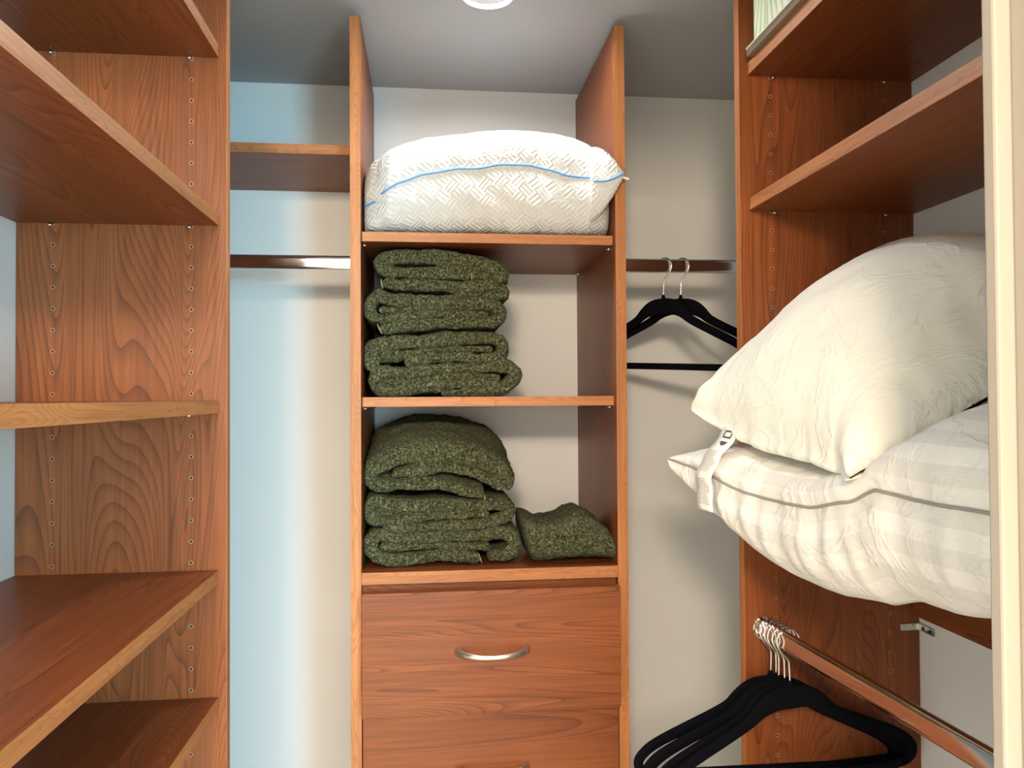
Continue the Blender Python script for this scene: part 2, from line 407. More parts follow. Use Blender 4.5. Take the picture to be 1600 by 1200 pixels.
tag(build('ceiling', bm, ceil_m), kind='structure')
# front wall: two piers and the part over the doorway
DX0, DX1, DH = -0.52, 0.3660, 2.30
bm = bmesh.new()
bx(bm, -1.9, DX0 - 0.02, YF0, YF1, 0, 2.6); bx(bm, DX1 + 0.02, 2.4, YF0, YF1, 0, 2.6); bx(bm, DX0 - 0.02, DX1 + 0.02, YF0, YF1, DH + 0.02, 2.6)
tag(build('wall_front', bm, wall_m), kind='structure')
# door lining: boards set in the doorway and the stop strip nailed to them
bm = bmesh.new()
bx(bm, DX1, DX1 + 0.02, YF0 - 0.005, YF1, 0, DH, 0.001); bx(bm, DX0 - 0.02, DX0, YF0 - 0.005, YF1, 0, DH, 0.001)
bx(bm, DX0 - 0.02, DX1 + 0.02, YF0 - 0.005, YF1, DH, DH + 0.02, 0.001)
tag(build('trim_1', bm, trim_m), kind='structure')
bm = bmesh.new()
bx(bm, DX1 - 0.0125, DX1, 0.4505, YF1, 0, DH, 0.002); bx(bm, DX0, DX0 + 0.0085, 0.4505, YF1, 0, DH, 0.002)
bx(bm, DX0 + 0.0085, DX1 - 0.0125, 0.4505, YF1, DH - 0.0085, DH, 0.002)
tag(build('trim_2', bm, trim_m), kind='structure')
# the hall behind the camera
st('wall_hall_left', -2.0, -1.9, -3.1, YF0, 0, 2.6, wall_m)
st('wall_hall_right', 2.4, 2.5, -3.1, YF0, 0, 2.6, wall_m)
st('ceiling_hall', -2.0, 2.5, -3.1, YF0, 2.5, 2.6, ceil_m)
bm = bmesh.new()
wx0, wx1, wz0, wz1 = 1.11, 1.99, 1.0, 2.24
bx(bm, -2.0, wx0, -3.2, -3.1, 0, 2.6); bx(bm, wx1, 2.5, -3.2, -3.1, 0, 2.6); bx(bm, wx0, wx1, -3.2, -3.1, 0, wz0); bx(bm, wx0, wx1, -3.2, -3.1, wz1, 2.6)
tag(build('wall_hall_back', bm, wall_m), kind='structure')
glass, nt, bs = mat('window_glass')
bs.inputs['Transmission Weight'].default_value = 1.0; bs.inputs['Roughness'].default_value = 0.0; bs.inputs['IOR'].default_value = 1.1
wnd = st('window_1', wx0, wx1, -3.155, -3.15, wz0, wz1, glass)
bm = bmesh.new()
for a in ((wx0, wx0+.05, wz0, wz1), (wx1-.05, wx1, wz0, wz1), (wx0+.05, wx1-.05, wz0, wz0+.05), (wx0+.05, wx1-.05, wz1-.05, wz1)):
    bx(bm, a[0], a[1], -3.17, -3.13, a[2], a[3])
build('window_frame', bm, white_p, wnd)

# ------------------------------------------------------------------ boards
def board(name, x0, x1, y0, y1, z0, z1, m, parent=None, front=None, em=None, label=None, cat=None, group=None):
    """a laminated board with a thin edge band on one side"""
    t = 0.0009
    a = dict(x0=x0, x1=x1, y0=y0, y1=y1, z0=z0, z1=z1)
    e = dict(a)
    if front == '-y': a['y0'] += t; e['y1'] = a['y0']
    if front == '+x': a['x1'] -= t; e['x0'] = a['x1']
    if front == '-x': a['x0'] += t; e['x1'] = a['x0']
    o = box(name, m=m, parent=parent, bev=0.0, **a)
    if front: box('edge_band', m=em, parent=o, bev=0.0003, **e)
    if label: tag(o, label, cat, group)
    return o
def panel(name, x0, x1, y0, y1, z0, z1, m, parent, front, em, holes):
    """upright with peg holes drawn as flat discs; holes = list of (centre, normal)"""
    t = 0.0009
    a = dict(x0=x0, x1=x1, y0=y0, y1=y1, z0=z0, z1=z1); e = dict(a)
    if front == '-y': a['y0'] += t; e['y1'] = a['y0']
    if front == '+x': a['x1'] -= t; e['x0'] = a['x1']
    if front == '-x': a['x0'] += t; e['x1'] = a['x0']
    bm = bmesh.new(); bx(bm, a['x0'], a['x1'], a['y0'], a['y1'], a['z0'], a['z1'])
    o = build(name, bm, m, parent)
    me = o.data; bm = bmesh.new(); bm.from_mesh(me)
    org = wpos(o)
    for c, nr in holes:
        disc(bm, Vector(c) - org, nr, 0.0021, 0.0032, 0.0003, 14, 1)
        disc(bm, Vector(c) - org, nr, 0, 0.0021, 0.0002, 12, 2)
    bm.to_mesh(me); bm.free(); me.materials.append(hole_ring); me.materials.append(hole_shade)
    box('edge_band', m=em, parent=o, bev=0.0003, **e)
    return o
def pin(c, d, parent):
    bm = bmesh.new(); c = Vector(c); d = Vector(d)
    cyl(bm, c, d, 0.0030, 0.006, 12); cyl(bm, c + d*0.006, d, 0.0030, 0.0015, 12, 0.0018)
    return build('shelf_pin', bm, chrome, parent, smooth=True)

# ---- left shelving unit
Y1 = 1.2369
lu = empty('shelving_unit', (-0.455, 0.87, 0), 'tall cherry laminate shelving frame of drilled uprights on the left wall', 'shelving')
hz = [2.1883 - 0.032*k + 0.032*6 for k in range(64)]
panel('side_panel', XL + 0.001, -0.3024, Y1, Y1 + 0.019, 0.0, 2.44, woodz, lu, '+x', edgez,
      [((x, Y1, z), (0, -1, 0)) for x in (-0.355, -0.5543) for z in hz])
panel('side_panel', XL + 0.001, -0.524, 0.478, 0.497, 0.0, 2.44, woodz, lu, '+x', edgez,
      [((-0.5543, 0.497, z), (0, 1, 0)) for z in hz])
LS = [('cherry shelf with pale front edge, topmost on the left wall', 2.2234),
      ('cherry shelf seen from its dark underside, second from top on the left', 1.9646),
      ('cherry shelf on the left at eye level, seen edge-on', 1.6781),
      ('cherry shelf on the left with brightly lit grained top, below eye level', 1.4211),
      ('lowest cherry shelf in view on the left, mostly in shadow', 1.2291)]
for i, (lab, z) in enumerate(LS):
    board('shelf', XL + 0.001, -0.3141, 0.499, Y1 - 0.001, z, z + 0.0192, woody, None, '+x', edgey, lab, 'shelf', 'adjustable shelves of the left unit')
    if i < 4:
        for x in (-0.357, -0.5565): pin((x, Y1 + 0.0, z - 0.0032), (0, -1, 0), lu)

# ---- right shelving unit
Y2 = 1.2426
ru = empty('shelving_unit', (0.67, 0.87, 0), 'tall cherry laminate shelving frame of drilled uprights on the right wall beside the pillows', 'shelving')
hz = [2.1984 - 0.032*k + 0.032*6 for k in range(64)]
panel('side_panel', 0.5174, XR - 0.001, Y2, Y2 + 0.019, 0.0, 2.44, woodz, ru, '-x', edgez,
      [((x, Y2, z), (0, -1, 0)) for x in (0.5713, 0.7706) for z in hz])
panel('side_panel', 0.5174, XR - 0.001, 0.478, 0.497, 0.0, 2.44, woodz, ru, '-x', edgez, [])
RS = [('cherry shelf at top right carrying the palm print box', 2.2318),
      ('cherry shelf on the right, empty, above the white pillows', 2.0067),
      ('cherry shelf on the right hidden under the two white pillows', 1.5005)]
for i, (lab, z) in enumerate(RS):
    board('shelf', 0.5319, XR - 0.001, 0.499, Y2 - 0.001, z, z + 0.0202, woody, None, '-x', edgey, lab, 'shelf', 'adjustable shelves of the right unit')
    if i < 2:
        for x in (0.575, 0.7706): pin((x, Y2, z - 0.0032), (0, -1, 0), ru)
board('wall_rail', XR - 0.013, XR - 0.001, 0.499, Y2 - 0.001, 1.331, 1.430, woody, ru)
# corner bracket under the rail
bm = bmesh.new()
bx(bm, 0.788, XR - 0.002, Y2 - 0.0022, Y2 - 0.0002, 1.3055, 1.3165, 0.0003)
bx(bm, XR - 0.0032, XR - 0.0012, Y2 - 0.042, Y2 - 0.0022, 1.3055, 1.3165, 0.0003)
br = build('corner_bracket', bm, steel, ru)
for c, nr in (((0.796, Y2 - 0.0022, 1.311), (0, -1, 0)), ((0.811, Y2 - 0.0022, 1.311), (0, -1, 0)), ((XR - 0.0032, Y2 - 0.014, 1.311), (-1, 0, 0)), ((XR - 0.0032, Y2 - 0.032, 1.311), (-1, 0, 0))):
    bm = bmesh.new(); cyl(bm, c, nr, 0.0032, 0.0012, 14); build('screw', bm, screw_m if nr[0] else steel, br)

# ---- centre tower with drawers
YT = 1.494; TI0, TI1, TO0, TO1 = -0.1218, 0.3685, -0.1415, 0.3890
tw = empty('drawer_tower', (0.124, 1.69, 0), 'narrow cherry laminate tower with open bays above drawers against the back wall', 'cabinet')
hz = [2.3217 - 0.032*k for k in range(30)]
panel('side_panel', TO0, TI0, YT, YB - 0.001, 0.0, 2.424, woodz, tw, '-y', edgez, [((TI0, y, z), (1, 0, 0)) for y in (YT + 0.0446, YB - 0.04) for z in hz])
panel('side_panel', TI1, TO1, YT, YB - 0.001, 0.0, 2.4285, woodz, tw, '-y', edgez, [((TI1, y, z), (-1, 0, 0)) for y in (YT + 0.0446, YB - 0.04) for z in hz])
board('fixed_shelf', TI0 + .0004, TI1 - .0004, YT + 0.001, YB - 0.001, 1.3498, 1.3722, woodx, tw, '-y', edgex)
board('fascia', TI0 + .0004, TI1 - .0004, YT + 0.020, YT + 0.036, 1.30, 1.3496, woodx, tw)
TS = [('cherry shelf in the tower under the quilted pillow', 1.9995), ('cherry shelf in the tower under the upper stack of towels', 1.6830)]
for lab, z in TS:
    board('shelf', TI0 + .001, TI1 - .001, 1.513, YB - 0.001, z, z + 0.0185, woodx, None, '-y', edgex, lab, 'shelf', 'adjustable shelves of the tower')
    for y in (YT + 0.0446, YB - 0.04):
        pin((TI0, y, z - 0.0032), (1, 0, 0), tw); pin((TI1, y, z - 0.0032), (-1, 0, 0), tw)
def handle(parent, cx, y, z):
    bm = bmesh.new(); N = 25; pts = []
    hw = 0.064
    for i in range(N):
        t = -1 + 2*i/(N-1)
        pts.append((cx + hw*t, y - 0.004 - 0.024*(1 - abs(t)**3.2), z - 0.0045*(1 - t*t)))
    pts = [(pts[0][0], y + 0.001, z)] + pts + [(pts[-1][0], y + 0.001, z)]
    NN = len(pts)
    def pr(i, k):
        t = abs(-1 + 2*i/(NN-1)); th = 2*PI*k/14
        return ((0.0038 + 0.0042*t**3)*math.cos(th), (0.0044 + 0.0040*t**2.2)*math.sin(th))
    tube(bm, pts, 0, 14, False, pr)
    return build('handle', bm, nickel, parent, smooth=True)
for i in range(4):
    yf = 1.4705 if i == 0 else 1.4895
    zt = 1.3385 - (0 if i == 0 else 0.2365) - 0.232*max(i - 1, 0)
    zb = zt - 0.229
    d = empty('drawer', (0.123, yf, zb), None, None); d.parent = tw; d.location = Vector((0.123, yf, zb)) - Vector(tw.location)
    fr = box('drawer_front', TI0 + 0.0022, TI1 - 0.0022, yf, yf + 0.018, zb, zt, woodx, d, 0.0007)
    bm = bmesh.new()
    bx(bm, TI0 + .012, TI0 + .024, yf + .0185, YB - .03, zb + .03, zt - .05); bx(bm, TI1 - .024, TI1 - .012, yf + .0185, YB - .03, zb + .03, zt - .05)
    bx(bm, TI0 + .024, TI1 - .024, YB - .042, YB - .03, zb + .03, zt - .05); bx(bm, TI0 + .024, TI1 - .024, yf + .0185, YB - .042, zb + .03, zb + .036)
    build('drawer_box', bm, white_p, d)
    handle(d, 0.1215, yf, (1.226 if i == 0 else (zt + zb)/2 + 0.012))

# ---- left niche shelf and the two upper rods
board('shelf', XL + 0.001, TO0 - 0.001, 1.596, YB - 0.001, 2.190, 2.2092, woodx, None, '-y', edgex, 'short cherry shelf above the hanging rod in the left niche', 'shelf')
def oval_rod(name, p0, p1, label, h=0.0152, wd=0.0075, flange_r=0.022, lean=0.0):
    p0, p1 = Vector(p0), Vector(p1)
    e = empty(name, (p0 + p1)/2, label, 'rod', 'hanging rods')
    bm = bmesh.new(); n = 28
    def pr(i, k):
        q = n // 2                                     # stadium: round top and bottom, flat sides
        th = PI*(k % q)/(q - 1) + (0 if k < q else PI)
        a, c = wd*math.cos(th), wd*math.sin(th) + (h - wd)*(1 if k < q else -1)
        return (a + c*lean, c - a*lean)
    tube(bm, [p0, p1], 0, n, False, pr, cap=False)
    build('tube', bm, chrome, e, smooth=True)
    d = (p1 - p0).normalized()
    for p, s in ((p0, d), (p1, -d)):
        bm = bmesh.new(); cyl(bm, p + s*0.0006, s, flange_r, 0.003, 28); cyl(bm, p + s*0.0036, s, flange_r*0.80, 0.006, 28, flange_r*0.72)
        build('end_flange', bm, chrome, e, smooth=False)
    return e
oval_rod('hanging_rod', (XL, 1.655, 1.981), (TO0, 1.655, 1.981), 'chrome oval rod across the left niche, no hangers on it', lean=0.06)
oval_rod('hanging_rod', (TO1, 1.660, 1.9846), (XR, 1.660, 1.9846), 'chrome oval rod in the right niche holding two black hangers', lean=0.06)
ROD = (Vector((0.549, Y2, 1.3190)), Vector((0.5963, 0.497, 1.3190)))
oval_rod('hanging_rod', ROD[0], ROD[1], 'chrome oval rod running toward the viewer under the white pillows', flange_r=0.019)

# ---- downlight
dl = empty('ceiling_downlight', DL, 'small round recessed downlight with white ring in the ceiling', 'light')
bm = bmesh.new(); n = 48
prof = [(0.0425, 0.004), (0.044, -0.002), (0.047, -0.0035), (0.051, -0.001), (0.051, 0.0)]
rings = [[bm.verts.new((DL[0] + r*math.cos(2*PI*i/n), DL[1] + r*math.sin(2*PI*i/n), DL[2] + z)) for i in range(n)] for r, z in prof]
for a, b in zip(rings, rings[1:]):
    for i in range(n): bm.faces.new((a[i], a[(i+1) % n], b[(i+1) % n], b[i]))
build('trim_ring', bm, white_p, dl, smooth=True)
bm = bmesh.new()
prof = [(0.0425, 0.004), (0.0345, 0.012)]
rings = [[bm.verts.new((DL[0] + r*math.cos(2*PI*i/n), DL[1] + r*math.sin(2*PI*i/n), DL[2] + z)) for i in range(n)] for r, z in prof]
for a, b in zip(rings, rings[1:]):
    for i in range(n): bm.faces.new((a[i], a[(i+1) % n], b[(i+1) % n], b[i]))
build('reflector', bm, grey_p, dl, smooth=True)
lens, nt, bs = mat('lit_lens')
bs.inputs['Emission Color'].default_value = (1, 0.96, 0.9, 1); bs.inputs['Emission Strength'].default_value = 6.0
bm = bmesh.new(); disc(bm, (DL[0], DL[1], DL[2] + 0.012), (0, 0, -1), 0, 0.0345, 0, 40)
build('lens', bm, lens, dl)
# added fill panel, then the hall lamp that lights the closet through the doorway
fill_panel = empty('ceiling_lamp', (0.10, -2.1, 2.48), 'wide rectangular fill panel added on the hall ceiling to brighten the closet', 'lamp')
bm = bmesh.new(); bx(bm, -0.87, 1.07, -2.36, -1.84, 2.475, 2.499, 0.004); build('lamp_base', bm, white_p, fill_panel)  # housing drawn for the added fill
hl = empty('ceiling_lamp', (-0.26, -1.07, 2.40), 'round flush ceiling lamp in the hall behind the viewer', 'lamp')
bm = bmesh.new(); cyl(bm, (-0.26, -1.07, 2.405), (0, 0, 1), 0.15, 0.09, 40); build('lamp_base', bm, white_p, hl)

# ---- palm print box on the top right shelf
def palm():
    m, nt, bs = mat('palm_print')
    v = objcoord(nt, (1, 1, 1), False)
    sep = nt.nodes.new('ShaderNodeSeparateXYZ'); nt.links.new(v, sep.inputs[0])
    dy = mth(nt, 'SUBTRACT', sep.outputs[1], 0.155); dz = mth(nt, 'SUBTRACT', sep.outputs[2], 0.16)
    ang = mth(nt, 'ARCTAN2', dy, dz)
    rays = mth(nt, 'PINGPONG', mth(nt, 'MULTIPLY', ang, 9.0), 0.5)
    n1 = node(nt, 'ShaderNodeTexNoise', i_Scale=16.0, i_Detail=2.0); nt.links.new(v, n1.inputs['Vector'])
    k = mth(nt, 'ADD', rays, mth(nt, 'MULTIPLY', n1.outputs[0], 0.5))
    c = ramp(nt, k, [(0.22, (0.42, 0.62, 0.28)), (0.42, (0.66, 0.80, 0.50)), (0.55, (0.86, 0.92, 0.76)), (0.75, (0.92, 0.95, 0.86))])
    nt.links.new(c, bs.inputs['Base Color']); bs.inputs['Roughness'].default_value = 0.7
    return m
pb = empty('storage_box', (0.66, 0.98, 2.2528), 'storage box with green palm leaf print standing on the top right shelf', 'box')
box('body', 0.5270, 0.800, 0.80, 1.2040, 2.2668, 2.4200, palm(), pb, 0.002)
burlap = wood('taupe_weave', 1, (0.26, 0.21, 0.15), (0.20, 0.16, 0.11), (0.10, 0.075, 0.05), 30, 0.9)
bb = box('base', 0.5215, 0.806, 0.79, 1.2190, 2.2524, 2.2648, burlap, pb, 0.0006)
box('rim', 0.5205, 0.807, 0.789, 1.2200, 2.2648, 2.2666, plain('cream_card', (0.85, 0.85, 0.80), 0.6), bb, 0.0003)

# ------------------------------------------------------------------ hangers
def frame_mesh():
    half = [(0.0, -0.1045, .0175), (.022, -0.1055, .0168), (.040, -0.111, .0150), (.056, -0.1205, .0120), (.072, -0.1330, .0095), (.100, -0.1470, .0088),
            (.150, -0.1690, .0086), (.185, -0.1850, .0082), (.206, -0.1980, .0080), (.2185, -0.2130, .0076), (.2165, -0.2265, .0074), (.203, -0.2345, .0072), (.180, -0.2360, .0070)]
    P = half + [(0.0, -0.2360, .0068)] + [(-x, z, r) for x, z, r in half[:0:-1]]
    fine = []
    n = len(P)
    for i in range(n):
        a, b, c, d = [Vector(P[(i+k) % n]) for k in (-1, 0, 1, 2)]
        S = 10
        for k in range(S):
            t = k / S
            fine.append(0.5*((2*b) + (c-a)*t + (2*a-5*b+4*c-d)*t*t + (3*b-a-3*c+d)*t*t*t))
    bm = bmesh.new(); N = len(fine); rings = []
    T = 0.0026
    for i in range(N):
        p = fine[i]; q = fine[(i+1) % N] - fine[i-1]; t = Vector((q.x, q.y)).normalized(); nn = Vector((-t.y, t.x)); r = p.z
        ring = []
        for a, b in ((1, -.55), (1, .55), (.88, 1), (-.88, 1), (-1, .55), (-1, -.55), (-.88, -1), (.88, -1)):
            ring.append(bm.verts.new((p.x + nn.x*r*a, T*b, p.y + nn.y*r*a)))
        rings.append(ring)
    for i in range(N):
        A, B = rings[i], rings[(i+1) % N]
        for k in range(8): bm.faces.new((A[k], A[(k+1) % 8], B[(k+1) % 8], B[k]))
    # the small collar that grips the hook
    cyl(bm, (0, 0, -0.092), (0, 0, 1), 0.0065, 0.006, 16, 0.0045); cyl(bm, (0, 0, -0.086), (0, 0, 1), 0.0045, 0.007, 16, 0.0026)
    return bm
def hook_mesh():
    bm = bmesh.new(); pts = []
    r = 0.0190; zc = 0.0011 - r + 0.0001
    for i in range(25):
        a = math.radians(-25 + i * (90 + 25 + 125) / 24)
        pts.append((r*math.cos(a), 0, zc + r*math.sin(a)))
    pts += [(-0.0105, 0, zc - 0.0185), (-0.004, 0, zc - 0.0255), (-0.0005, 0, zc - 0.032), (0, 0, zc - 0.040), (0, 0, -0.083)]
    c = catmull(pts, 60)
    tube(bm, c, lambda i: 0.0015, 8)
    return bm
HM = {}
def hanger(loc, rz, hook_rz, label, group, tilt=0.0, xoff=0.0):
    e = empty('clothes_hanger', loc, label, 'hanger', group, rz)
    e.rotation_euler = (0, tilt, rz)
    if not HM:
        f = build('frame', frame_mesh(), velvet_m, e, local=True, smooth=True); h = build('hook', hook_mesh(), chrome, e, local=True, smooth=True)
        HM['f'], HM['h'] = f, h
    else:
        f = HM['f'].copy(); h = HM['h'].copy()
        for o in (f, h): C.objects.link(o); o.parent = e
    h.rotation_euler = (0, 0, hook_rz)
    return e
g1 = 'black hangers in the right niche'
hanger((0.5185, 1.660, 2.0010), math.radians(-56), math.radians(-177), 'black velvet hanger on the niche rod, nearer the towel tower', g1, math.radians(2.8))
hanger((0.5575, 1.660, 2.0010), math.radians(-51), math.radians(-182), 'black velvet hanger on the niche rod, nearer the right shelving panel', g1, math.radians(2.8))
g2 = 'black hangers bunched on the lower right rod'
def rodx(y): return ROD[0].x + (ROD[1].x - ROD[0].x) * (Y2 - y) / (Y2 - 0.497)
HG = [(1.223, 3, 2.0, 'hindmost black hanger of the bunch, closest to the panel'),
      (1.211, 6, 0.0, 'black hanger second from the panel in the lower bunch'),
      (1.200, 4, 1.0, 'black hanger in the middle of the lower bunch'),
      (1.187, 7, -1.0, 'black hanger second from the front of the lower bunch'),
      (1.174, 8, -2.2, 'foremost black hanger of the lower bunch, hook fully visible')]
for y, yaw, tl, lab in HG:
    hanger((rodx(y) + 0.005, y, 1.3350), math.radians(yaw), math.radians(-4), lab, g2, math.radians(tl))

# ------------------------------------------------------------------ towels
def fbm(p, s, o=3):
    return noise.fractal(p * s, 0.9, 2.0, o)
def towel(name, tubes, yf, yb, label, group, rise=0.0, seed=0, hem=None, zmin=0.0):
    bm = bmesh.new()
    for ti, raw in enumerate(tubes):
        L = sum((Vector(a[:2]) - Vector(b[:2])).length for a, b in zip(raw, raw[1:]))
        N = max(20, int(L / 0.0030)); P = catmull([tuple(p) for p in raw], N)
        NF, NS, NB = 12, 34, 6
        rings = []
        for i, p in enumerate(P):
            t = P[min(i+1, N-1)] - P[max(i-1, 0)]; t = Vector((t.x, t.y)).normalized(); nn = Vector((-t.y, t.x))
            r = p.z * 1.02
            s = i / (N - 1); e = min(i, N-1-i) * L / (N-1)
            if e < r: r *= math.sqrt(max(0.03, 1 - (1 - e/r)**2)) * 0.85 + 0.15
            inset = 0.006*ti + 0.016*(0.5 + 0.5*noise.noise(Vector((p.x*18, p.y*60, seed)))) 
            y0, y1 = yf + inset + r, yb - r
            ring = []
            prof = [(-1.0*r*max(0, math.cos(PI*k/(NF-1) - PI/2))**0.90, r*math.copysign(abs(math.sin(PI*k/(NF-1) - PI/2))**0.92, k - (NF-1)/2), 0) for k in range(NF)]
            pts = [(y0 + a, b) for a, b, _ in prof]
            pts += [(y0 + (y1-y0)*k/NS, r) for k in range(1, NS)]
            pts += [(y1 + r*math.cos(PI*k/(NB-1) - PI/2), -r*math.sin(PI*k/(NB-1) - PI/2)) for k in range(NB)]
            pts += [(y1 - (y1-y0)*k/NS, -r) for k in range(1, NS)]
            for y, b in pts:
                x, z = p.x + nn.x*b, p.y + nn.y*b
                q = Vector((x, y, z + seed*0.37))
                d = 0.0042*noise.noise(q*26) + 0.0030*noise.noise(q*75) + 0.0016*noise.noise(q*210)
                dirv = Vector((nn.x*b, (y - y0) if y < y0 else 0.0, nn.y*b))
                if dirv.length > 1e-6: dirv.normalize()
                zr = rise * min(1.0, max(0.0, (y - yf)/0.22))**0.8 if rise else 0.0
                ring.append(bm.verts.new((max(x + dirv.x*d, -0.1205), y + dirv.y*d, max(z + dirv.z*d + zr, zmin))))
            rings.append(ring)
        M_ = len(rings[0])
        for A, B in zip(rings, rings[1:]):
            for k in range(M_): bm.faces.new((A[k], A[(k+1) % M_], B[(k+1) % M_], B[k]))
        bm.faces.new(rings[0][::-1]); bm.faces.new(rings[-1])
    o = tag(build(name, bm, terry_m, smooth=True), label, 'towel', group)
    if hem:
        for (x, z, h, sl) in hem:
            b2 = bmesh.new()
            pts = [(x + sl*(k/8 - .5), yf + 0.006 + 0.012*abs(k/8 - .5)*2, z + h*(k/8 - .5)) for k in range(9)]
            tube(b2, pts, 0.0016, 8)
            build('hem', b2, hem_m, o, smooth=True)
    return o
gu, gl = 'olive towels in the upper bay', 'olive towels in the lower bay'
D = DATA
def endz(p, dx, h, sl): return (p[0] + dx, p[1], h, sl)
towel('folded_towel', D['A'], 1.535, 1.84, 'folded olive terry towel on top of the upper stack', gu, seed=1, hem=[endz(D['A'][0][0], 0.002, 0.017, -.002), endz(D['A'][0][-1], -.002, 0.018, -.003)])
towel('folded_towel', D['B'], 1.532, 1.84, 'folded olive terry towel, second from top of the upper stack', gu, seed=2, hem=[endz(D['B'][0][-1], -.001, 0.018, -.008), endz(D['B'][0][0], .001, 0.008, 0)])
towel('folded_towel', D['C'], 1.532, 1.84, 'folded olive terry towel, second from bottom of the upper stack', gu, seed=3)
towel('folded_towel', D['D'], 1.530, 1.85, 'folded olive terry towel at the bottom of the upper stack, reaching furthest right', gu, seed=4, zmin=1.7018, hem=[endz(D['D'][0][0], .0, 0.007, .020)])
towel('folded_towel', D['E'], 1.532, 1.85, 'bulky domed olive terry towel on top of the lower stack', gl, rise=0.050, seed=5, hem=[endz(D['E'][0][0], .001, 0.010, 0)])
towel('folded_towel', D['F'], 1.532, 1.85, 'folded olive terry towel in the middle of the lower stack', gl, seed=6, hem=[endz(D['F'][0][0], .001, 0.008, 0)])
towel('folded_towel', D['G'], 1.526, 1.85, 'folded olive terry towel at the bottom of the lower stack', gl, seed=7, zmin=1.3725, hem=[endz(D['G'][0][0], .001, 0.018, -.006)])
# small towel beside the lower stack: folded over toward the viewer
bm = bmesh.new()
top = [(x, z) for x, z in D['H']]
x0, x1 = top[0][0], top[-1][0]; N = 90; Mr = 90; rings = []
for i in range(N):
    s = i/(N-1); xx = x0 + (x1 - x0)*s
    zt = lerp_table(top, xx); zb = 1.3735
    k = (min(1, s/0.035)**0.5) * (min(1, (1-s)/0.05)**0.5) 
    zc = (zt + zb)/2; hz_ = (zt - zb)/2*(0.4 + 0.6*k)
    yfr = 1.512; ybk = 1.70; yc = (yfr + ybk)/2; hy = (ybk - yfr)/2*(0.80 + 0.20*k)
    ring = []
    for j in range(Mr):
        th = 2*PI*j/Mr; c_, s_ = math.cos(th), math.sin(th)
        y = yc - hy*math.copysign(abs(c_)**0.75, c_); 
        # front edge lower than the back: the top slopes down to the fold
        z = zc + hz_*math.copysign(abs(s_)**0.8, s_)
        xs = xx
        if z < 1.40 and s < 0.3: xs += (0.3 - s)*0.30*(1.40 - z)/0.03*0.10
        low = min(1, max(0, (zt - z)/0.05)); xs = xs + (0.018*(1-s)**3)*low
        q = Vector((xs, y, z))
        d = 0.004*noise.noise(q*24) + 0.003*noise.noise(q*70) + 0.0016*noise.noise(q*210)
        dv = Vector((0, y - yc, (z - zc)*1.5)); dv = dv.normalized() if dv.length > 1e-6 else dv
        ring.append(bm.verts.new((xs, y + dv.y*d, max(1.3728, z + dv.z*d))))
    rings.append(ring)
for A, B in zip(rings, rings[1:]):
    for k in range(Mr): bm.faces.new((A[k], A[(k+1) % Mr], B[(k+1) % Mr], B[k]))
bm.faces.new(rings[0][::-1]); bm.faces.new(rings[-1])
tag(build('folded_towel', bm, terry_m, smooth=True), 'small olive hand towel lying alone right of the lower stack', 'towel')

# ------------------------------------------------------------------ pillows
def add_uv(bm, uvs):
    lay = bm.loops.layers.uv.new('UVMap')
    for f in bm.faces:
        for l in f.loops: l[lay].uv = uvs.get(l.vert, (0, 0))
def arc_uv(ring, uvs, along):
    n = len(ring); h = n // 2
    d = 0.0
    for j in range(0, h + 1):
        if j: d += (ring[j].co - ring[j-1].co).length
        uvs[ring[j]] = (d, along) if along is not None else (d, ring[j].co.y)
    d = 0.0
    for j in range(n - 1, h, -1):
        d += (ring[j].co - ring[(j+1) % n].co).length
        uvs[ring[j]] = (-d, along) if along is not None else (-d, ring[j].co.y)
def finish(name, bm, m, parent=None): 
    o = build(name, bm, m, parent, smooth=True); return o

# quilted pillow squeezed between the tower panels: slices along x, seam at the front
tp, sm, bt = [(x, 1.70 + (z - 1.70)*1.045) for x, z in D['Ptop']], D['Pseam'], D['Pbot']
zfix = 2.0183
bm = bmesh.new(); uvs = {}
N, Mr = 150, 112
xa, xb = -0.1190, 0.3668
rings = []; seam_pts = []
for i in range(N):
    s = 0.5 - 0.5*math.cos(PI*i/(N-1)); s = 0.5*s + 0.5*i/(N-1)
    x = xa + (xb - xa)*s
    zt, zs = lerp_table(tp, x), lerp_table(sm, x)
    zb = zfix + 0.0005
    ed = min(s, 1 - s); k = min(1, ed/0.10)**0.42
    kk = min(1, ed/0.03)**0.5
    yfs = 1.490 + 0.055*(1 - k); ybs = 1.855 - 0.06*(1 - k)
    yc, hy = (yfs + ybs)/2, (ybs - yfs)/2
    zt_ = zs + (zt - zs)*(0.88 + 0.12*kk); zb_ = zs - (zs - zb)*(0.92 + 0.08*kk)
    ring = []
    for j in range(Mr):
        th = 2*PI*j/Mr; c_, s_ = math.cos(th), math.sin(th)
        y = yc - hy*math.copysign(abs(c_)**(0.55 if s_ > 0 else 0.26), c_)
        z = zs + ((zt_ - zs)*abs(s_)**0.70 if s_ > 0 else -(zs - zb_)*abs(s_)**0.50)
        q = Vector((x, y, z))
        sd = abs(math.sin(th))
        near = math.exp(-(sd/0.35)**2)
        d = 0.0055*noise.noise(q*9) + 0.0016*noise.noise(Vector((x*34, y*7, z*9))) * (0.4 + near) + 0.0035*noise.noise(Vector((x*22 + z*30, y*4, 3)))*(1 if s_ < 0 else .3) 
        d -= 0.003*math.exp(-(sd/0.06)**2)
        dv = Vector((0, y - yc, (z - zs)*1.6)); dv = dv.normalized() if dv.length > 1e-6 else Vector((0, -1, 0))
        v = bm.verts.new((x, y + dv.y*d, max(zb, z + dv.z*d))); ring.append(v)
        if j == 0: seam_pts.append(v.co.copy())
    arc_uv(ring, uvs, x)
    rings.append(ring)
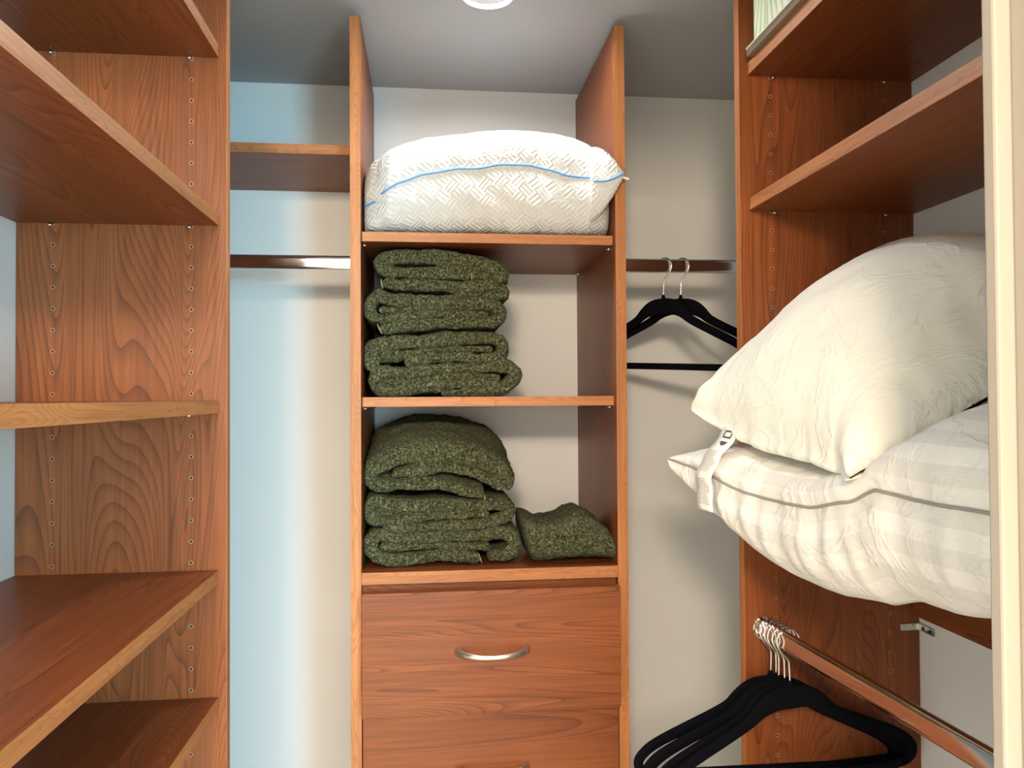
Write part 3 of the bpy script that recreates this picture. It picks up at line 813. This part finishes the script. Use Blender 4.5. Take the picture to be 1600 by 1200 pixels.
for A, B in zip(rings, rings[1:]):
    for k in range(Mr): bm.faces.new((A[k], A[(k+1) % Mr], B[(k+1) % Mr], B[k]))
bm.faces.new(rings[0][::-1]); bm.faces.new(rings[-1])
add_uv(bm, uvs)
qp = tag(finish('pillow', bm, pil_w), 'puffy white basket-weave pillow with blue piping on the tower shelf', 'pillow')
bm = bmesh.new()
lo = [p + Vector((0, -0.0014, 0)) for p in seam_pts if p.x > -0.085 and p.x < 0.322]
tube(bm, lo, 0.0019, 8); build('piping', bm, pipe_b, qp, smooth=True)
bm = bmesh.new()
lo = [p + Vector((0, -0.0014, 0)) for p in seam_pts if p.x < -0.093]
tube(bm, lo, 0.0019, 8); build('piping', bm, pipe_b, qp, smooth=True)
bm = bmesh.new(); lo = []
for i in range(22):
    t = 0.06 + 0.94*i/21; c = Vector((0.318, 1.512, 2.112)).lerp(Vector((0.382, 1.4745, 2.1275)), t)
    lo.append(Vector((c.x, c.y - 0.032*(1 - t)**0.6 - 0.0032, c.z + 0.004 - 0.008*math.sin(PI*t))))
tube(bm, lo, 0.0019, 8); build('piping', bm, pipe_b, qp, smooth=True)
# cloth of the right-hand corner that pokes out past the panel
bm = bmesh.new(); rings = []
for i in range(20):
    t = i/19; c = Vector((0.318, 1.512, 2.112)).lerp(Vector((0.382, 1.4745, 2.1275)), t)
    hgt = (0.074*(1 - t**2.2)**0.8 + 0.003); dep = 0.032*(1 - t)**0.6 + 0.0022
    ring = []
    for j in range(20):
        th = 2*PI*j/20
        dz = hgt*math.sin(th)*(1.0 if math.sin(th) > 0 else 0.95)
        ring.append(bm.verts.new((c.x - 0.25*abs(dz)*t, c.y + dep*math.cos(th) + 0.0015*noise.noise(Vector((t*9, th*2, 0))), c.z + dz)))
    rings.append(ring)
uvs = {}
for A, B in zip(rings, rings[1:]):
    for k in range(20): bm.faces.new((A[k], A[(k+1) % 20], B[(k+1) % 20], B[k]))
bm.faces.new(rings[0][::-1]); bm.faces.new(rings[-1])
for v in bm.verts: uvs[v] = (v.co.x, v.co.z)
add_uv(bm, uvs)
build('corner', bm, pil_w, qp, smooth=True)
bm = bmesh.new()
cyl(bm, (0.379, 1.4735, 2.1235), (0.9, -.1, -0.25), 0.0022, 0.006, 10); bx(bm, 0.384, 0.3915, 1.4715, 1.4735, 2.1185, 2.1225, 0.0008)
build('zip_pull', bm, white_p, qp)

# the two pillows on the right shelf: slices along y, seam toward the aisle (-x)
def side_pillow(ys, seam, back, zt, zb, N=130, Mr=128, pe=0.62, seed=0.0, pinch=0.0, gather=0.0, clip=None, scal=None):
    """ys: (y_far, y_near); seam/back: y -> (x, z); zt/zb: (y, u) -> thickness above / below the chord"""
    bm = bmesh.new(); uvs = {}; rings = []; seam_pts = []
    for i in range(N):
        v = i/(N-1); v = 0.5*v + 0.5*(0.5 - 0.5*math.cos(PI*v))
        y = ys[0] + (ys[1] - ys[0])*v
        sx, sz = seam(y); bxx, bz = back(y)
        ring = []
        for j in range(Mr):
            th = 2*PI*j/Mr
            u = 0.5 - 0.5*math.cos(th); sgn = 1 if math.sin(th) >= 0 else -1
            sh = abs(math.sin(th))
            ev = (4*v*(1-v))**0.42
            x = sx + (bxx - sx)*u; z = sz + (bz - sz)*u
            t = sh**pe * ev
            z += (zt(y, u) if sgn > 0 else -zb(y, u)) * t
            yy = y + pinch*math.sin(PI*u)*((1 - v)**6 * (-1) + v**6) 
            q = Vector((x, yy, z + seed))
            near = math.exp(-(sh/0.45)**2)
            ed = math.exp(-(min(v, 1-v)/0.10)**2)
            d = 0.007*noise.noise(q*7) + 0.0042*noise.noise(Vector((x*22 + y*6, y*9, z*13 + seed))) 
            g = noise.noise(Vector((yy*38 + 4*x, z*6, x*5 + seed)))
            rd = (1 - abs(noise.noise(Vector((yy*24, z*5, x*8 + seed)))*2))**3
            d += (gather*g + 0.5*gather*rd)*near*(0.6 if sgn > 0 else 1.6)
            d += 0.005*ed*noise.noise(Vector((x*40, z*30, seed)))*min(1, sh*3)
            rr = 1 - min(1, abs(noise.noise(Vector((x*9 + 2*yy, yy*5 - x*3, z*7 + seed + 5))))*9)
            d += 0.0020*rr*rr*(0.5 + 0.5*noise.noise(q*6))
            d -= 0.004*math.exp(-(sh/0.05)**2)
            dv = Vector(((x - (sx + bxx)/2)*0.8, 0, (zt(y, u) if sgn > 0 else -zb(y, u))*1.1*sh)); dv = dv.normalized() if dv.length > 1e-5 else Vector((-1, 0, 0))
            co = Vector((x + dv.x*d, yy, z + dv.z*d))
            if clip: co = clip(co)
            vv = bm.verts.new(co); ring.append(vv)
            if j == 0: seam_pts.append(co.copy())
        arc_uv(ring, uvs, None)
        rings.append(ring)
    for A, B in zip(rings, rings[1:]):
        for k in range(Mr): bm.faces.new((A[k], A[(k+1) % Mr], B[(k+1) % Mr], B[k]))
    bm.faces.new(rings[0][::-1]); bm.faces.new(rings[-1])
    add_uv(bm, uvs)
    return bm, seam_pts
def tab(T):
    T = sorted(T)
    return lambda y: (lerp_table([(a, b) for a, b, c in T], y), lerp_table([(a, c) for a, b, c in T], y))
SH = 1.5207
# lower striped pillow
seamL = tab([(1.205, 0.3788, 1.6007), (1.16, 0.3931, 1.5939), (1.10, 0.409, 1.5831), (1.05, 0.4269, 1.570), (1.0, 0.4395, 1.5645), (.95, .446, 1.5640), (.9, .450, 1.5655), (.82, .4560, 1.5821), (.77, .462, 1.6015), (.70, .4677, 1.5978), (.62, .475, 1.5985), (.54, .46, 1.60)])
backL = tab([(1.205, 0.79, 1.600), (0.54, 0.79, 1.600)])
def ztL(y, u):
    near = 1/(1 + math.exp((y - 0.745)/0.016))
    return 0.058 + 0.060*near
def zbL(y, u):
    return 0.140 + 0.012*math.exp(-((y - .62)/.15)**2)
def clipL(c):
    if c.x > 0.535: c.z = max(c.z, SH + 0.0005)
    elif c.x > 0.5: c.z = max(c.z, SH + 0.0005 - (0.535 - c.x)*2.2)
    c.x = min(c.x, 0.818); c.y = min(c.y, 1.2385)
    return c
bm, sp = side_pillow((1.205, 0.52), seamL, backL, ztL, zbL, seed=2.0, gather=0.0050, pinch=0.0, clip=clipL, N=170)
lp = tag(finish('pillow', bm, pil_s), 'plump striped white pillow with grey piping, lower of the two on the right', 'pillow')
bm = bmesh.new(); tube(bm, [p + Vector((-0.0008, 0, 0)) for p in sp], 0.0020, 8); build('piping', bm, pipe_g, lp, smooth=True)
# upper plain pillow
seamU = tab([(1.20, 0.4138, 1.6789), (1.15, 0.432, 1.6635), (1.08, 0.441, 1.650), (1.0, 0.452, 1.640), (.92, .460, 1.634), (.85, .4620, 1.622), (.80, .4468, 1.6111)])
backU = tab([(1.20, 0.80, 1.83), (0.80, 0.79, 1.79)])
def ztU(y, u): return 0.142 + 0.03*math.sin(PI*u) + 0.012*(1.2 - y)/.4
def zbU(y, u): return 0.046 + 0.02*u
def clipU(c):
    c.x = min(c.x, 0.818); c.y = min(c.y, 1.2385)
    return c
bm, sp = side_pillow((1.205, 0.795), seamU, backU, ztU, zbU, seed=7.0, gather=0.0028, clip=clipU)
up_ = tag(finish('pillow', bm, pil_m), 'plain ivory white pillow lying on top of the striped one', 'pillow')
# care tag hanging from the upper pillow's seam
tg = [(0.4480, 1.108, 1.6540), (0.4350, 1.105, 1.6370), (0.4130, 1.100, 1.6130), (0.4010, 1.100, 1.590), (0.3990, 1.100, 1.570), (0.4010, 1.100, 1.548), (0.3995, 1.098, 1.5350)]
cc = catmull(tg, 26)
bm = bmesh.new(); w2 = 0.0155
dirw = Vector((0.42, -0.90, -0.10)).normalized()
rows = []
for i, p in enumerate(cc):
    rows.append([bm.verts.new(p + dirw*w2*k + Vector((-.0012*math.sin(i*0.9), 0, 0))) for k in (-1, -.33, .33, 1)])
for a, b in zip(rows, rows[1:]):
    for k in range(3): bm.faces.new((a[k], a[k+1], b[k+1], b[k]))
ct = build('care_tag', bm, tag_m, up_, smooth=True)
md = ct.modifiers.new('thickness', 'SOLIDIFY'); md.thickness = 0.0006; md.offset = 0
def onstrip(t, s, off=0.0012):
    f = t*(len(cc)-1); i = min(int(f), len(cc)-2); p = cc[i].lerp(cc[i+1], f - i); tdir = (cc[i+1]-cc[i]).normalized()
    nrm = tdir.cross(dirw).normalized()
    if nrm.x > 0: nrm = -nrm
    return p + dirw*w2*s + nrm*off + Vector((-.0012*math.sin(f*0.9), 0, 0))
bm = bmesh.new()
def quad(t0, t1, s0, s1):
    bm.faces.new([bm.verts.new(onstrip(a, b)) for a, b in ((t0, s0), (t0, s1), (t1, s1), (t1, s0))])
quad(.05, .07, -.5, .5); quad(.13, .15, -.5, .5); quad(.07, .13, -.5, -.36); quad(.07, .13, .36, .5)
bm.faces.new([bm.verts.new(onstrip(a, b)) for a, b in ((.20, -.45), (.20, .45), (.235, .30), (.26, 0), (.235, -.30))])
build('emblem', bm, ink, ct)
bm = bmesh.new()
random.seed(4)
t = 0.33
while t < 0.93:
    if not .58 < t < .64: quad(t, t + 0.007, -.72, random.uniform(.1, .75))
    t += 0.022
build('printed_lines', bm, ink_l, ct)
